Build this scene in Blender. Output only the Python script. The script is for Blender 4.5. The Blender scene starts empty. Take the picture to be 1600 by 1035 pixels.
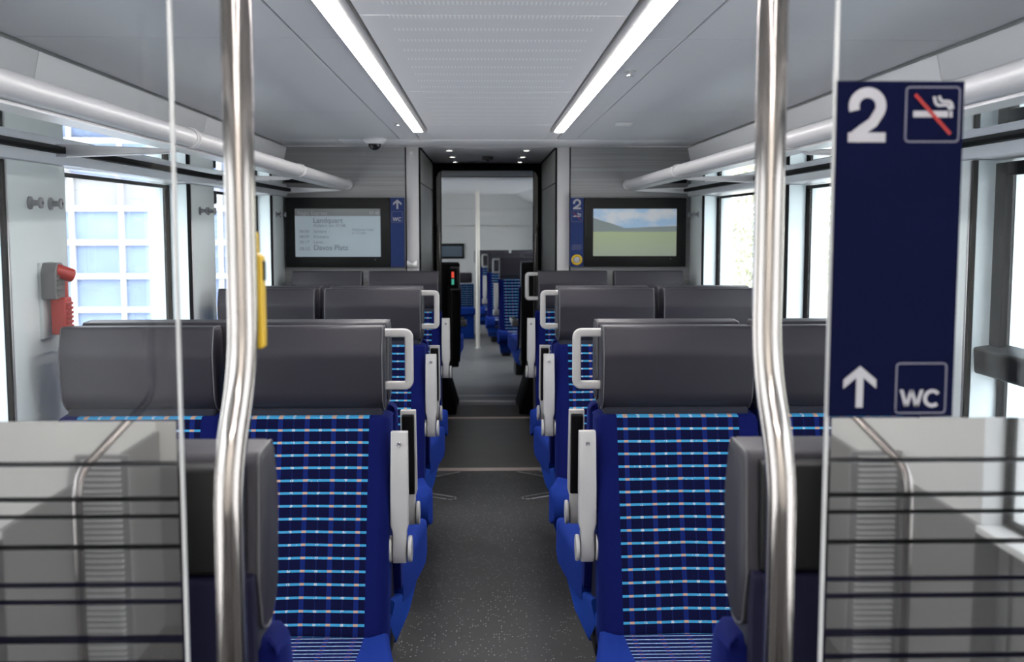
import bpy, bmesh, math, random
from mathutils import Vector, Matrix
R = math.radians
random.seed(4)
S = bpy.context.scene
COL = S.collection

# ------------------------------------------------------------ camera
cam_d = bpy.data.cameras.new('camera')
cam = bpy.data.objects.new('camera', cam_d); COL.objects.link(cam)
cam.location = (-0.022, 0.0, 1.46)
cam.rotation_euler = (R(90 - 5.5), 0, R(-1.42))
cam_d.sensor_width = 36.0
cam_d.lens = 36.0 * 1735 / 1600
cam_d.clip_start = 0.02
cam_d.dof.use_dof = True
cam_d.dof.focus_distance = 3.0
cam_d.dof.aperture_fstop = 6.5
S.camera = cam
# ------------------------------------------------------------ colour management
S.view_settings.view_transform = 'Standard'
S.view_settings.look = 'None'
S.view_settings.gamma = 1.0
S.view_settings.use_curve_mapping = False
S.view_settings.exposure = 0.0
# ------------------------------------------------------------ world: bright overcast daylight
W = bpy.data.worlds.new('overcast'); S.world = W; W.use_nodes = True
wn = W.node_tree.nodes; wl = W.node_tree.links
bg = wn['Background']; bg.inputs['Strength'].default_value = 7.5
tc = wn.new('ShaderNodeTexCoord'); sx = wn.new('ShaderNodeSeparateXYZ'); cr = wn.new('ShaderNodeValToRGB')
wl.new(tc.outputs['Generated'], sx.inputs[0]); wl.new(sx.outputs['Z'], cr.inputs[0]); wl.new(cr.outputs[0], bg.inputs['Color'])
cr.color_ramp.elements[0].position = 0.0; cr.color_ramp.elements[0].color = (0.42, 0.43, 0.43, 1)
cr.color_ramp.elements[1].position = 0.35; cr.color_ramp.elements[1].color = (0.95, 0.965, 1.0, 1)
STRIP = 34.0        # ceiling light bands
DOWN = 20.0

# ------------------------------------------------------------ material helpers
def new_mat(name):
    m = bpy.data.materials.new(name); m.use_nodes = True
    nt = m.node_tree; b = nt.nodes['Principled BSDF']
    return m, nt, b
def setp(b, **k):
    for a, v in k.items():
        a = a.replace('_', ' ')
        if a in b.inputs: b.inputs[a].default_value = v
def pm(name, col, rough=0.5, metal=0.0, bump=0.0, bscale=200.0, var=0.0, coat=0.0, spec=0.5, sheen=0.0, sheen_tint=(1,1,1), stretch=(1,1,1)):
    m, nt, b = new_mat(name)
    setp(b, Base_Color=(*col, 1), Roughness=rough, Metallic=metal, Coat_Weight=coat, Specular_IOR_Level=spec, Sheen_Weight=sheen)
    b.inputs['Sheen Tint'].default_value = (*sheen_tint, 1)
    b.inputs['Sheen Roughness'].default_value = 0.35
    t = nt.nodes.new('ShaderNodeTexCoord'); mp = nt.nodes.new('ShaderNodeMapping'); mp.inputs['Scale'].default_value = stretch
    nz = nt.nodes.new('ShaderNodeTexNoise'); nz.inputs['Scale'].default_value = bscale; nz.inputs['Detail'].default_value = 3
    nt.links.new(t.outputs['Object'], mp.inputs[0]); nt.links.new(mp.outputs[0], nz.inputs['Vector'])
    if bump:
        bp = nt.nodes.new('ShaderNodeBump'); bp.inputs['Strength'].default_value = bump; bp.inputs['Distance'].default_value = 0.002
        nt.links.new(nz.outputs[0], bp.inputs['Height']); nt.links.new(bp.outputs[0], b.inputs['Normal'])
    if var:
        mx = nt.nodes.new('ShaderNodeValToRGB')
        mx.color_ramp.elements[0].position = 0.3; mx.color_ramp.elements[1].position = 0.7
        mx.color_ramp.elements[0].color = (*[c * (1 - var) for c in col], 1); mx.color_ramp.elements[1].color = (*[min(1, c * (1 + var)) for c in col], 1)
        nt.links.new(nz.outputs[0], mx.inputs[0]); nt.links.new(mx.outputs[0], b.inputs['Base Color'])
    return m
def emis(name, col, s):
    m, nt, b = new_mat(name)
    setp(b, Base_Color=(*col, 1)); b.inputs['Emission Color'].default_value = (*col, 1); b.inputs['Emission Strength'].default_value = s
    return m
def thin_glass(name, tint=(1, 1, 1), ior=1.45, extra=0.0, rough=0.0):
    m = bpy.data.materials.new(name); m.use_nodes = True; nt = m.node_tree; nt.nodes.clear()
    o = nt.nodes.new('ShaderNodeOutputMaterial'); mx = nt.nodes.new('ShaderNodeMixShader')
    tr = nt.nodes.new('ShaderNodeBsdfTransparent'); gl = nt.nodes.new('ShaderNodeBsdfGlossy'); fr = nt.nodes.new('ShaderNodeFresnel')
    tr.inputs[0].default_value = (*tint, 1); gl.inputs['Roughness'].default_value = rough; gl.inputs[0].default_value = (1, 1, 1, 1)
    # symmetric Schlick reflectance so both faces of the pane behave alike
    nt.nodes.remove(fr); ge = nt.nodes.new('ShaderNodeNewGeometry'); dp = nt.nodes.new('ShaderNodeVectorMath'); dp.operation = 'DOT_PRODUCT'
    nt.links.new(ge.outputs['Incoming'], dp.inputs[0]); nt.links.new(ge.outputs['Normal'], dp.inputs[1])
    n_ = NB(nt); f0 = ((ior - 1) / (ior + 1)) ** 2
    fo = n_.op('ADD', n_.op('MULTIPLY', n_.op('POWER', n_.op('SUBTRACT', 1.0, n_.op('ABSOLUTE', dp.outputs['Value'])), 5.0), 1 - f0), f0)
    ad = nt.nodes.new('ShaderNodeMath'); ad.operation = 'ADD'; ad.use_clamp = True; ad.inputs[1].default_value = extra
    nt.links.new(fo, ad.inputs[0]); nt.links.new(ad.outputs[0], mx.inputs[0])
    nt.links.new(tr.outputs[0], mx.inputs[1]); nt.links.new(gl.outputs[0], mx.inputs[2]); nt.links.new(mx.outputs[0], o.inputs[0])
    return m
class NB:   # small node builder for maths
    def __init__(s, nt): s.nt = nt
    def v(s, x):
        return x
    def op(s, o, a, b=None, c=None):
        n = s.nt.nodes.new('ShaderNodeMath'); n.operation = o
        for i, x in enumerate((a, b, c)):
            if x is None: continue
            if isinstance(x, (int, float)): n.inputs[i].default_value = x
            else: s.nt.links.new(x, n.inputs[i])
        return n.outputs[0]
    def mix(s, f, a, b):
        n = s.nt.nodes.new('ShaderNodeMix'); n.data_type = 'RGBA'
        if isinstance(f, (int, float)): n.inputs[0].default_value = f
        else: s.nt.links.new(f, n.inputs[0])
        for i, x in ((6, a), (7, b)):
            if isinstance(x, tuple): n.inputs[i].default_value = (*x, 1)
            else: s.nt.links.new(x, n.inputs[i])
        return n.outputs[2]
    def band(s, x, period, half, offset=0.0):   # 1 where |frac((x-off)/period+.5)-.5|*period < half
        t = s.op('SUBTRACT', x, offset); t = s.op('DIVIDE', t, period); t = s.op('ADD', t, 0.5); t = s.op('FRACT', t)
        t = s.op('SUBTRACT', t, 0.5); t = s.op('ABSOLUTE', t); t = s.op('MULTIPLY', t, period)
        return s.op('LESS_THAN', t, half)

def plaid(name, axis, period, half, offset, lcol, pile=(0.002, 0.0045, 0.062)):
    m, nt, b = new_mat(name); N = NB(nt)
    t = nt.nodes.new('ShaderNodeTexCoord'); sp = nt.nodes.new('ShaderNodeSeparateXYZ'); nt.links.new(t.outputs['Object'], sp.inputs[0])
    x = sp.outputs['X']; v = sp.outputs[axis]
    # slight wobble of the weave
    nz = nt.nodes.new('ShaderNodeTexNoise'); nz.inputs['Scale'].default_value = 9; nt.links.new(t.outputs['Object'], nz.inputs['Vector'])
    v = N.op('ADD', v, N.op('MULTIPLY', N.op('SUBTRACT', nz.outputs[0], 0.5), 0.0015))
    inside = N.op('LESS_THAN', N.op('ABSOLUTE', x), 0.158)
    wide = N.band(x, 0.068, 0.0062); thin = N.band(x, 0.068, 0.0014, 0.034)
    line = N.band(v, period, half, offset)
    nl = nt.nodes.new('ShaderNodeTexNoise'); nl.inputs['Scale'].default_value = 160; nt.links.new(t.outputs['Object'], nl.inputs['Vector'])
    nb = nt.nodes.new('ShaderNodeTexNoise'); nb.inputs['Scale'].default_value = 500; nt.links.new(t.outputs['Object'], nb.inputs['Vector'])
    base = N.mix(wide, (0.0014, 0.0022, 0.025), (0.0035, 0.012, 0.10))
    base = N.mix(thin, base, (0.003, 0.008, 0.06))
    lc = N.mix(N.op('GREATER_THAN', nl.outputs[0], 0.70), lcol, (0.30, 0.42, 0.50))
    lc = N.mix(N.band(x, 0.068, 0.0058), lc, (0.42, 0.28, 0.20))
    lc = N.mix(N.op('MULTIPLY', N.band(x, 0.068, 0.004, 0.034), N.op('GREATER_THAN', nl.outputs[0], 0.45)), lc, (0.40, 0.44, 0.48))
    base = N.mix(line, base, lc)
    plain = pile
    colr = N.mix(inside, plain, base)
    colr = N.mix(N.op('MULTIPLY', N.op('SUBTRACT', nb.outputs[0], 0.3), 0.25), colr, (0.0, 0.0, 0.01))
    nt.links.new(colr, b.inputs['Base Color'])
    setp(b, Roughness=0.9, Specular_IOR_Level=0.1, Sheen_Weight=0.12)
    b.inputs['Sheen Tint'].default_value = (0.03, 0.12, 0.9, 1); b.inputs['Sheen Roughness'].default_value = 0.4
    bp = nt.nodes.new('ShaderNodeBump'); bp.inputs['Strength'].default_value = 0.15; bp.inputs['Distance'].default_value = 0.001
    nt.links.new(nb.outputs[0], bp.inputs['Height']); nt.links.new(bp.outputs[0], b.inputs['Normal'])
    return m

def laminate(name, c0, c1, zs=70):
    m, nt, b = new_mat(name)
    t = nt.nodes.new('ShaderNodeTexCoord'); mp = nt.nodes.new('ShaderNodeMapping'); mp.inputs['Scale'].default_value = (0.6, 0.6, zs)
    nz = nt.nodes.new('ShaderNodeTexNoise'); nz.inputs['Scale'].default_value = 1.3; nz.inputs['Detail'].default_value = 4; nz.inputs['Roughness'].default_value = 0.7
    r = nt.nodes.new('ShaderNodeValToRGB'); r.color_ramp.elements[0].position = 0.35; r.color_ramp.elements[1].position = 0.65
    r.color_ramp.elements[0].color = (*c0, 1); r.color_ramp.elements[1].color = (*c1, 1)
    nt.links.new(t.outputs['Object'], mp.inputs[0]); nt.links.new(mp.outputs[0], nz.inputs['Vector']); nt.links.new(nz.outputs[0], r.inputs[0])
    nt.links.new(r.outputs[0], b.inputs['Base Color']); setp(b, Roughness=0.42)
    return m
def floor_mat(name, c, speck=0.35):
    m, nt, b = new_mat(name); N = NB(nt)
    t = nt.nodes.new('ShaderNodeTexCoord')
    vo = nt.nodes.new('ShaderNodeTexVoronoi'); vo.inputs['Scale'].default_value = 105; nt.links.new(t.outputs['Object'], vo.inputs['Vector'])
    spx = nt.nodes.new('ShaderNodeSeparateColor'); nt.links.new(vo.outputs['Color'], spx.inputs[0])
    dot = N.op('MULTIPLY', N.op('LESS_THAN', vo.outputs['Distance'], 0.26), N.op('GREATER_THAN', spx.outputs[0], 0.80))
    nz = nt.nodes.new('ShaderNodeTexNoise'); nz.inputs['Scale'].default_value = 5; nz.inputs['Detail'].default_value = 4; nt.links.new(t.outputs['Object'], nz.inputs['Vector'])
    base = N.mix(nz.outputs[0], tuple(x * 0.8 for x in c), tuple(x * 1.25 for x in c))
    nt.links.new(N.mix(N.op('MULTIPLY', dot, speck), base, (0.55, 0.55, 0.53)), b.inputs['Base Color'])
    rr = N.op('ADD', N.op('MULTIPLY', nz.outputs[0], 0.2), 0.32); nt.links.new(rr, b.inputs['Roughness'])
    return m
def perf_mat(name):
    m, nt, b = new_mat(name); N = NB(nt)
    t = nt.nodes.new('ShaderNodeTexCoord'); sp = nt.nodes.new('ShaderNodeSeparateXYZ'); nt.links.new(t.outputs['Object'], sp.inputs[0])
    a = N.band(sp.outputs['X'], 0.0095, 0.0017); c = N.band(sp.outputs['Y'], 0.155, 0.018)
    d = N.op('LESS_THAN', N.op('ABSOLUTE', sp.outputs['X']), 0.235)
    f = N.op('MULTIPLY', N.op('MULTIPLY', a, c), d)
    nt.links.new(N.mix(f, (0.80, 0.79, 0.795), (1.0, 1.0, 1.0)), b.inputs['Base Color']); setp(b, Roughness=0.4)  # white dashes paint the slots as if their edges catch the light
    return m
def landscape_mat(name):
    m, nt, b = new_mat(name); N = NB(nt)
    t = nt.nodes.new('ShaderNodeTexCoord'); sp = nt.nodes.new('ShaderNodeSeparateXYZ'); nt.links.new(t.outputs['Generated'], sp.inputs[0])
    u, v = sp.outputs['X'], sp.outputs['Z']
    nz = nt.nodes.new('ShaderNodeTexNoise'); nz.inputs['Scale'].default_value = 3.0; nz.inputs['Detail'].default_value = 5; nt.links.new(t.outputs['Generated'], nz.inputs['Vector'])
    cl = N.op('MULTIPLY', N.op('SUBTRACT', nz.outputs[0], 0.45), 6.0); 
    clc = nt.nodes.new('ShaderNodeClamp'); nt.links.new(cl, clc.inputs[0])
    sky = N.mix(clc.outputs[0], (0.20, 0.30, 0.42), (0.36, 0.38, 0.40))  # picture colours greyed to hold the haze of reflections on the screen
    ridge = N.op('MAXIMUM', N.op('SUBTRACT', 0.78, N.op('MULTIPLY', u, 0.55)), N.op('ADD', 0.55, N.op('MULTIPLY', u, 0.06)))
    ridge = N.op('ADD', ridge, N.op('MULTIPLY', nz.outputs[0], 0.05))
    hill = N.op('LESS_THAN', v, ridge); mead = N.op('LESS_THAN', v, N.op('ADD', 0.50, N.op('MULTIPLY', nz.outputs[0], 0.04)))
    c = N.mix(hill, sky, (0.13, 0.155, 0.155)); grass = N.mix(N.op('MULTIPLY', v, 2.0), (0.20, 0.23, 0.18), (0.22, 0.26, 0.15))
    c = N.mix(mead, c, grass)
    nt.links.new(c, b.inputs['Base Color']); nt.links.new(c, b.inputs['Emission Color']); b.inputs['Emission Strength'].default_value = 0.55
    setp(b, Roughness=0.15)
    return m

M = {}
M['ceil'] = pm('ceiling_paint', (0.66, 0.655, 0.675), 0.38, bump=0.02, bscale=8)
M['perf'] = perf_mat('perforated_ceiling')
M['plain_ceil'] = pm('ceiling_centre', (0.80, 0.79, 0.80), 0.4)
M['cove'] = pm('cove_paint', (0.84, 0.83, 0.83), 0.4)
M['groove'] = pm('dark_groove', (0.03, 0.03, 0.03), 0.8)
M['alu'] = pm('anodised_aluminium', (0.60, 0.60, 0.60), 0.33, metal=0.75, bump=0.03, bscale=60, stretch=(1, 0.05, 1))
M['beam'] = pm('header_beam', (0.82, 0.84, 0.86), 0.3, coat=0.4)
M['tube'] = pm('rack_tube', (0.62, 0.61, 0.61), 0.35, metal=0.1)
M['steel'] = pm('brushed_steel', (0.36, 0.33, 0.315), 0.12, metal=1.0, bump=0.04, bscale=90, stretch=(1, 1, 0.03))
M['chrome'] = pm('satin_chrome', (0.6, 0.6, 0.6), 0.25, metal=1.0)
M['cyan'] = pm('pale_cyan_panel', (0.72, 0.83, 0.85), 0.22, coat=0.3)
M['pillar'] = pm('pillar_panel', (0.74, 0.80, 0.785), 0.22, coat=0.3)
M['white_trim'] = pm('white_trim', (0.75, 0.76, 0.76), 0.3)
M['rubber'] = pm('black_rubber', (0.003, 0.003, 0.0033), 0.7, spec=0.12)
M['blackplastic'] = pm('black_plastic', (0.005, 0.005, 0.0052), 0.45, bump=0.05, spec=0.25)
M['lam'] = laminate('bulkhead_laminate', (0.22, 0.22, 0.222), (0.31, 0.31, 0.312))
M['lam2'] = laminate('passage_laminate', (0.22, 0.222, 0.222), (0.27, 0.272, 0.272), 3)
M['post'] = pm('door_post', (0.52, 0.51, 0.51), 0.35)
M['floor'] = floor_mat('floor_speckled', (0.050, 0.048, 0.047), 0.8)
M['floor2'] = floor_mat('floor_passage', (0.125, 0.110, 0.098), 0.1)
M['floor3'] = floor_mat('floor_next_car', (0.16, 0.157, 0.153), 0.1)
M['sill'] = pm('sill_metal', (0.78, 0.66, 0.60), 0.4, metal=0.1)
M['leather'] = pm('grey_leather', (0.024, 0.022, 0.029), 0.45, bump=0.12, bscale=420, var=0.06, spec=0.28)
M['piping'] = pm('grey_piping', (0.08, 0.08, 0.085), 0.45)
M['neck'] = pm('neck_fabric', (0.006, 0.007, 0.018), 0.8)
M['back'] = plaid('plaid_backrest', 'Z', 0.0304, 0.0029, 0.965, (0.04, 0.25, 0.46))
M['cush'] = plaid('plaid_cushion', 'Y', 0.029, 0.0026, -0.29, (0.30, 0.42, 0.62), (0.005, 0.020, 0.15))
M['velvet'] = pm('blue_velvet', (0.006, 0.032, 0.20), 0.9, bump=0.1, bscale=400, sheen=0.2, sheen_tint=(0.03, 0.14, 0.95), spec=0.1)  # base blue raised to carry the sheen highlights on the seat sides
M['navyshell'] = pm('navy_back_panel', (0.005, 0.0045, 0.018), 0.7, bump=0.05, spec=0.15)
M['arm'] = pm('armrest_plastic', (0.35, 0.342, 0.333), 0.38)
M['handle'] = pm('handle_plastic', (0.38, 0.372, 0.36), 0.35)
M['black'] = pm('armrest_pad', (0.002, 0.002, 0.0025), 0.7, spec=0.15)
M['navy'] = pm('sign_navy', (0.0030, 0.0042, 0.021), 0.85, spec=0.04, var=0.05, bscale=3)
M['signblue'] = pm('sign_blue', (0.012, 0.028, 0.115), 0.5, spec=0.2)
M['ink'] = pm('sign_white', (0.32, 0.315, 0.335), 0.5)
M['inkline'] = pm('sign_outline', (0.11, 0.11, 0.15), 0.5)
M['red'] = pm('sign_red', (0.26, 0.006, 0.004), 0.5)
M['hred'] = pm('hammer_red', (0.42, 0.02, 0.012), 0.35)
M['hgrey'] = pm('hammer_grey', (0.13, 0.13, 0.13), 0.4)
M['yellow'] = pm('yellow_plastic', (0.60, 0.38, 0.012), 0.4)
M['strip'] = emis('light_band', (1.0, 0.955, 0.945), STRIP)
M['down'] = emis('downlight_lens', (1.0, 0.96, 0.88), DOWN)
M['glass'] = thin_glass('window_glass', (0.93, 0.95, 0.96))
M['shelfglass'] = thin_glass('rack_glass', (0.86, 0.89, 0.90), 1.5, 0.18)
M['partglass'] = thin_glass('partition_glass', (0.96, 0.97, 0.98), 1.38)
M['gedge'] = pm('polished_glass_edge', (0.50, 0.51, 0.51), 0.3)
M['darkwall'] = pm('vestibule_wall', (0.20, 0.20, 0.205), 0.5)
M['lightwall'] = pm('vestibule_light_panel', (0.88, 0.86, 0.82), 0.5)
M['hookgrey'] = pm('hook_grey', (0.30, 0.30, 0.31), 0.35, metal=0.3)
M['ventback'] = pm('vent_back', (0.25, 0.25, 0.26), 0.5)
M['vest'] = pm('vestibule_vent', (0.85, 0.85, 0.85), 0.4)
M['facade'] = pm('white_bars', (0.54, 0.55, 0.56), 0.5)
M['bluepane'] = pm('blue_panes', (0.30, 0.40, 0.64), 0.25, var=0.25, bscale=0.7)
M['greypane'] = pm('grey_cladding', (0.42, 0.42, 0.43), 0.5, var=0.1, bscale=0.6)
M['gravel'] = pm('gravel', (0.50, 0.49, 0.47), 0.9, bump=0.4, bscale=30, var=0.3)
M['leaf'] = pm('pale_leaves', (0.50, 0.52, 0.36), 0.7, var=0.3, bscale=2)
M['bark'] = pm('bark', (0.45, 0.42, 0.37), 0.9, bump=0.4, bscale=20)
M['concrete'] = pm('pale_concrete', (0.60, 0.59, 0.54), 0.8, var=0.12, bscale=1.5)
M['lcd'] = pm('lcd_grey', (0.25, 0.30, 0.33), 0.12)
b_ = M['lcd'].node_tree.nodes['Principled BSDF']; b_.inputs['Emission Color'].default_value = (0.42, 0.50, 0.56, 1); b_.inputs['Emission Strength'].default_value = 0.22
M['lcdbar'] = pm('lcd_bar', (0.20, 0.21, 0.21), 0.15)
M['lcdtext'] = pm('lcd_text', (0.14, 0.17, 0.19), 0.3)
M['land'] = landscape_mat('landscape_screen')
# frosted film: translucent and slightly glossy
def film_mat(name, col):
    m = bpy.data.materials.new(name); m.use_nodes = True; nt = m.node_tree; nt.nodes.clear()
    o = nt.nodes.new('ShaderNodeOutputMaterial')
    d = nt.nodes.new('ShaderNodeBsdfDiffuse'); t = nt.nodes.new('ShaderNodeBsdfTranslucent'); g = nt.nodes.new('ShaderNodeBsdfGlossy')
    f = nt.nodes.new('ShaderNodeBsdfRefraction'); f.inputs['IOR'].default_value = 1.25; f.inputs['Roughness'].default_value = 0.55
    d.inputs[0].default_value = (*col, 1); t.inputs[0].default_value = (*col, 1); g.inputs['Roughness'].default_value = 0.03; f.inputs[0].default_value = (*col, 1)
    a = nt.nodes.new('ShaderNodeMixShader'); a.inputs[0].default_value = 0.45
    b2 = nt.nodes.new('ShaderNodeMixShader'); b2.inputs[0].default_value = 0.35
    c = nt.nodes.new('ShaderNodeMixShader'); c.inputs[0].default_value = 0.52
    L = nt.links.new
    L(d.outputs[0], a.inputs[1]); L(t.outputs[0], a.inputs[2]); L(a.outputs[0], b2.inputs[1]); L(f.outputs[0], b2.inputs[2])
    L(b2.outputs[0], c.inputs[1]); L(g.outputs[0], c.inputs[2]); L(c.outputs[0], o.inputs[0])
    return m
M['film'] = film_mat('frosted_film', (0.145, 0.145, 0.145))

# ------------------------------------------------------------ geometry helpers
def box(bm, x0, x1, y0, y1, z0, z1):
    v = [bm.verts.new((x, y, z)) for x in (x0, x1) for y in (y0, y1) for z in (z0, z1)]
    for f in ((0, 1, 3, 2), (4, 6, 7, 5), (0, 4, 5, 1), (2, 3, 7, 6), (0, 2, 6, 4), (1, 5, 7, 3)):
        bm.faces.new([v[i] for i in f])
def prism(bm, prof, a0, a1, axis='x'):
    def P(p, a):
        if axis == 'x': return (a, p[0], p[1])
        if axis == 'y': return (p[0], a, p[1])
        return (p[0], p[1], a)
    A = [bm.verts.new(P(p, a0)) for p in prof]; B = [bm.verts.new(P(p, a1)) for p in prof]
    n = len(prof)
    bm.faces.new(A); bm.faces.new(B[::-1])
    for i in range(n): bm.faces.new((A[i], B[i], B[(i + 1) % n], A[(i + 1) % n]))
def rings(bm, prof_rings):   # list of closed loops of Vectors, capped
    L = [[bm.verts.new(p) for p in r] for r in prof_rings]
    n = len(L[0])
    for a, b in zip(L, L[1:]):
        for i in range(n): bm.faces.new((a[i], a[(i + 1) % n], b[(i + 1) % n], b[i]))
    bm.faces.new(L[0][::-1]); bm.faces.new(L[-1])
def rpoly(pts, r, n=5):
    out = []; N = len(pts)
    for i in range(N):
        p0, p, p1 = Vector(pts[i - 1]), Vector(pts[i]), Vector(pts[(i + 1) % N])
        rr = r[i] if isinstance(r, (list, tuple)) else r
        if rr <= 0: out.append(tuple(p)); continue
        a = (p0 - p).normalized(); b = (p1 - p).normalized()
        ang = a.angle(b); t = min(rr / math.tan(ang / 2), (p0 - p).length * 0.49, (p1 - p).length * 0.49)
        A = p + a * t; B = p + b * t
        for k in range(n + 1):
            s = k / n; out.append(tuple((A * (1 - s) ** 2) + p * (2 * s * (1 - s)) + B * s ** 2))
    return out
def smooth_path(pts, r, n=6):
    out = [Vector(pts[0])]
    for i in range(1, len(pts) - 1):
        p0, p, p1 = Vector(pts[i - 1]), Vector(pts[i]), Vector(pts[i + 1])
        t = min(r, (p0 - p).length * .49, (p1 - p).length * .49)
        A = p + (p0 - p).normalized() * t; B = p + (p1 - p).normalized() * t
        for k in range(n + 1):
            s = k / n; out.append(A * (1 - s) ** 2 + p * (2 * s * (1 - s)) + B * s ** 2)
    out.append(Vector(pts[-1])); return out
def tube(bm, pts, r, seg=16, closed=False, ry=None):
    pts = [Vector(p) for p in pts]; n = len(pts); loops = []
    up = None
    for i, p in enumerate(pts):
        if closed: d = (pts[(i + 1) % n] - pts[i - 1]).normalized()
        else: d = (pts[min(i + 1, n - 1)] - pts[max(i - 1, 0)]).normalized()
        if up is None:
            up = d.orthogonal().normalized()
        else:
            up = (up - d * up.dot(d)).normalized()
        s = d.cross(up)
        rr = r[i] if isinstance(r, (list, tuple)) else r
        loops.append([bm.verts.new(p + (up * math.cos(2 * math.pi * k / seg) + s * math.sin(2 * math.pi * k / seg)) * rr) for k in range(seg)])
    m = n if closed else n - 1
    for i in range(m):
        a, b = loops[i], loops[(i + 1) % n]
        for k in range(seg): bm.faces.new((a[k], a[(k + 1) % seg], b[(k + 1) % seg], b[k]))
    if not closed:
        bm.faces.new(loops[0][::-1]); bm.faces.new(loops[-1])
def cyl(bm, p, d, r, h, seg=24, r2=None):
    p = Vector(p); d = Vector(d).normalized()
    tube(bm, [p, p + d * h], [r, r if r2 is None else r2], seg)
def finish(name, bm, mat, bevel=0.0, seg=3, smooth=40):
    bmesh.ops.recalc_face_normals(bm, faces=bm.faces)
    if bevel:
        es = [e for e in bm.edges if len(e.link_faces) == 2 and e.calc_face_angle(0) > R(32)]
        bmesh.ops.bevel(bm, geom=es, offset=bevel, segments=seg, profile=0.5, affect='EDGES', clamp_overlap=True)
    me = bpy.data.meshes.new(name); bm.to_mesh(me); bm.free()
    me.polygons.foreach_set('use_smooth', [True] * len(me.polygons)); me.set_sharp_from_angle(angle=R(smooth))
    me.materials.append(mat); me.update()
    return me
def link(name, me, parent=None, loc=None, rot=None):
    o = bpy.data.objects.new(name, me); COL.objects.link(o)
    if parent: o.parent = parent
    if loc is not None: o.location = loc
    if rot is not None: o.rotation_euler = rot
    return o
def make(name, fn, mat, parent=None, bevel=0.0, seg=3, smooth=40, loc=None, rot=None):
    bm = bmesh.new(); fn(bm)
    return link(name, finish(name, bm, mat, bevel, seg, smooth), parent, loc, rot)
CACHE = {}
def cmake(key, name, fn, mat, parent=None, bevel=0.0, seg=3, smooth=40, loc=None, rot=None):
    if key not in CACHE:
        bm = bmesh.new(); fn(bm); CACHE[key] = finish(name, bm, mat, bevel, seg, smooth)
    return link(name, CACHE[key], parent, loc, rot)
def thing(name, label, cat, loc=(0, 0, 0), rotz=0, group=None):
    o = bpy.data.objects.new(name, None); COL.objects.link(o); o.empty_display_size = 0.1
    o.location = loc; o.rotation_euler = (0, 0, rotz); return tag(o, label, cat, group)
def tag(o, label, cat, group=None):
    o['label'] = label; o['category'] = cat
    if group: o['group'] = group
    return o
def struct(o):
    o['kind'] = 'structure'; return o
def sempty(name, loc=(0, 0, 0), rotz=0):
    o = bpy.data.objects.new(name, None); COL.objects.link(o); o.location = loc; o.rotation_euler = (0, 0, rotz); return struct(o)
def text(s, size, mat, name='lettering', parent=None, loc=(0, 0, 0), bold=0.0, align='LEFT', depth=0.0004, sx=1.0):
    cu = bpy.data.curves.new('t', 'FONT'); cu.body = s; cu.size = size; cu.align_x = align; cu.offset = bold * size; cu.extrude = depth / 2; cu.resolution_u = 4
    o = bpy.data.objects.new('t', cu); COL.objects.link(o)
    dg = bpy.context.evaluated_depsgraph_get(); me = bpy.data.meshes.new_from_object(o.evaluated_get(dg))
    bpy.data.objects.remove(o); bpy.data.curves.remove(cu)
    me.transform(Matrix.Diagonal((sx, 1, 1, 1))); me.transform(Matrix.Rotation(R(90), 4, 'X'))
    me.materials.clear(); me.materials.append(mat)
    return link(name, me, parent, loc)
def stroke(bm, pts, w, y0, y1):  # flat ribbon in XZ
    pts = [Vector(p) for p in pts]; Lp = []; Rp = []
    for i, p in enumerate(pts):
        d = (pts[min(i + 1, len(pts) - 1)] - pts[max(i - 1, 0)]).normalized(); n = Vector((-d.y, d.x))
        Lp.append(p + n * w / 2); Rp.append(p - n * w / 2)
    for i in range(len(pts) - 1):
        q = [Lp[i], Lp[i + 1], Rp[i + 1], Rp[i]]
        prism(bm, [(a.x, a.y) for a in q], y0, y1, 'y')

# ================================================================== SETTING: main car
CZ = 1.91
YB = 6.5      # bulkhead plane
struct(make('floor', lambda b: box(b, -1.35, 1.35, -1.7, YB, -0.1, 0.0), M['floor']))
struct(make('floor_passage', lambda b: box(b, -1.35, 1.35, YB, 8.3, -0.1, 0.0), M['floor2']))
# ceiling: backing + panels with gaps
struct(make('ceiling', lambda b: box(b, -1.35, 1.35, -1.7, 8.3, 1.935, 2.05), M['groove']))
def centre(b):
    for a, c in ((-1.7, 0.9), (0.903, 2.457), (2.463, 3.847), (3.853, 5.12)): box(b, -0.292, 0.292, a, c, CZ, 1.934)
struct(make('ceiling_centre', centre, M['perf'], bevel=0.0015, seg=1))
struct(make('ceiling_end', lambda b: (box(b, -0.292, 0.292, 5.123, 6.0, CZ, 1.934), box(b, -0.36, -.2915, 5.5, 6.0, CZ, 1.934), box(b, .2915, .36, 5.5, 6.0, CZ, 1.934)), M['plain_ceil'], bevel=0.001, seg=1))
def sidep(b):
    for s in (-1, 1):
        for a, c in ((-1.7, 1.0), (1.003, 2.758), (2.761, 4.538), (4.541, 5.9)):
            x = sorted((s * 0.370, s * 0.4685)); box(b, x[0], x[1], a, c, CZ, 1.934)
        for a, c in ((-1.7, 1.0), (1.003, 2.758), (2.761, 4.538), (4.541, 6.0)):
            x = sorted((s * 0.4725, s * 1.158)); box(b, x[0], x[1], a, c, CZ, 1.934)
        x = sorted((s * 0.370, s * 0.4685)); box(b, x[0], x[1], 5.903, 6.0, CZ, 1.934)
struct(make('ceiling_sides', sidep, M['ceil'], bevel=0.0015, seg=1))
def hatch(b):
    box(b, -0.80, 0.80, 6.012, YB - .004, 1.906, 1.934)
    box(b, -1.158, -.806, 6.003, YB, CZ, 1.934); box(b, .806, 1.158, 6.003, YB, CZ, 1.934)
struct(make('trim_1', hatch, M['plain_ceil'], bevel=0.002, seg=2))
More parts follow.
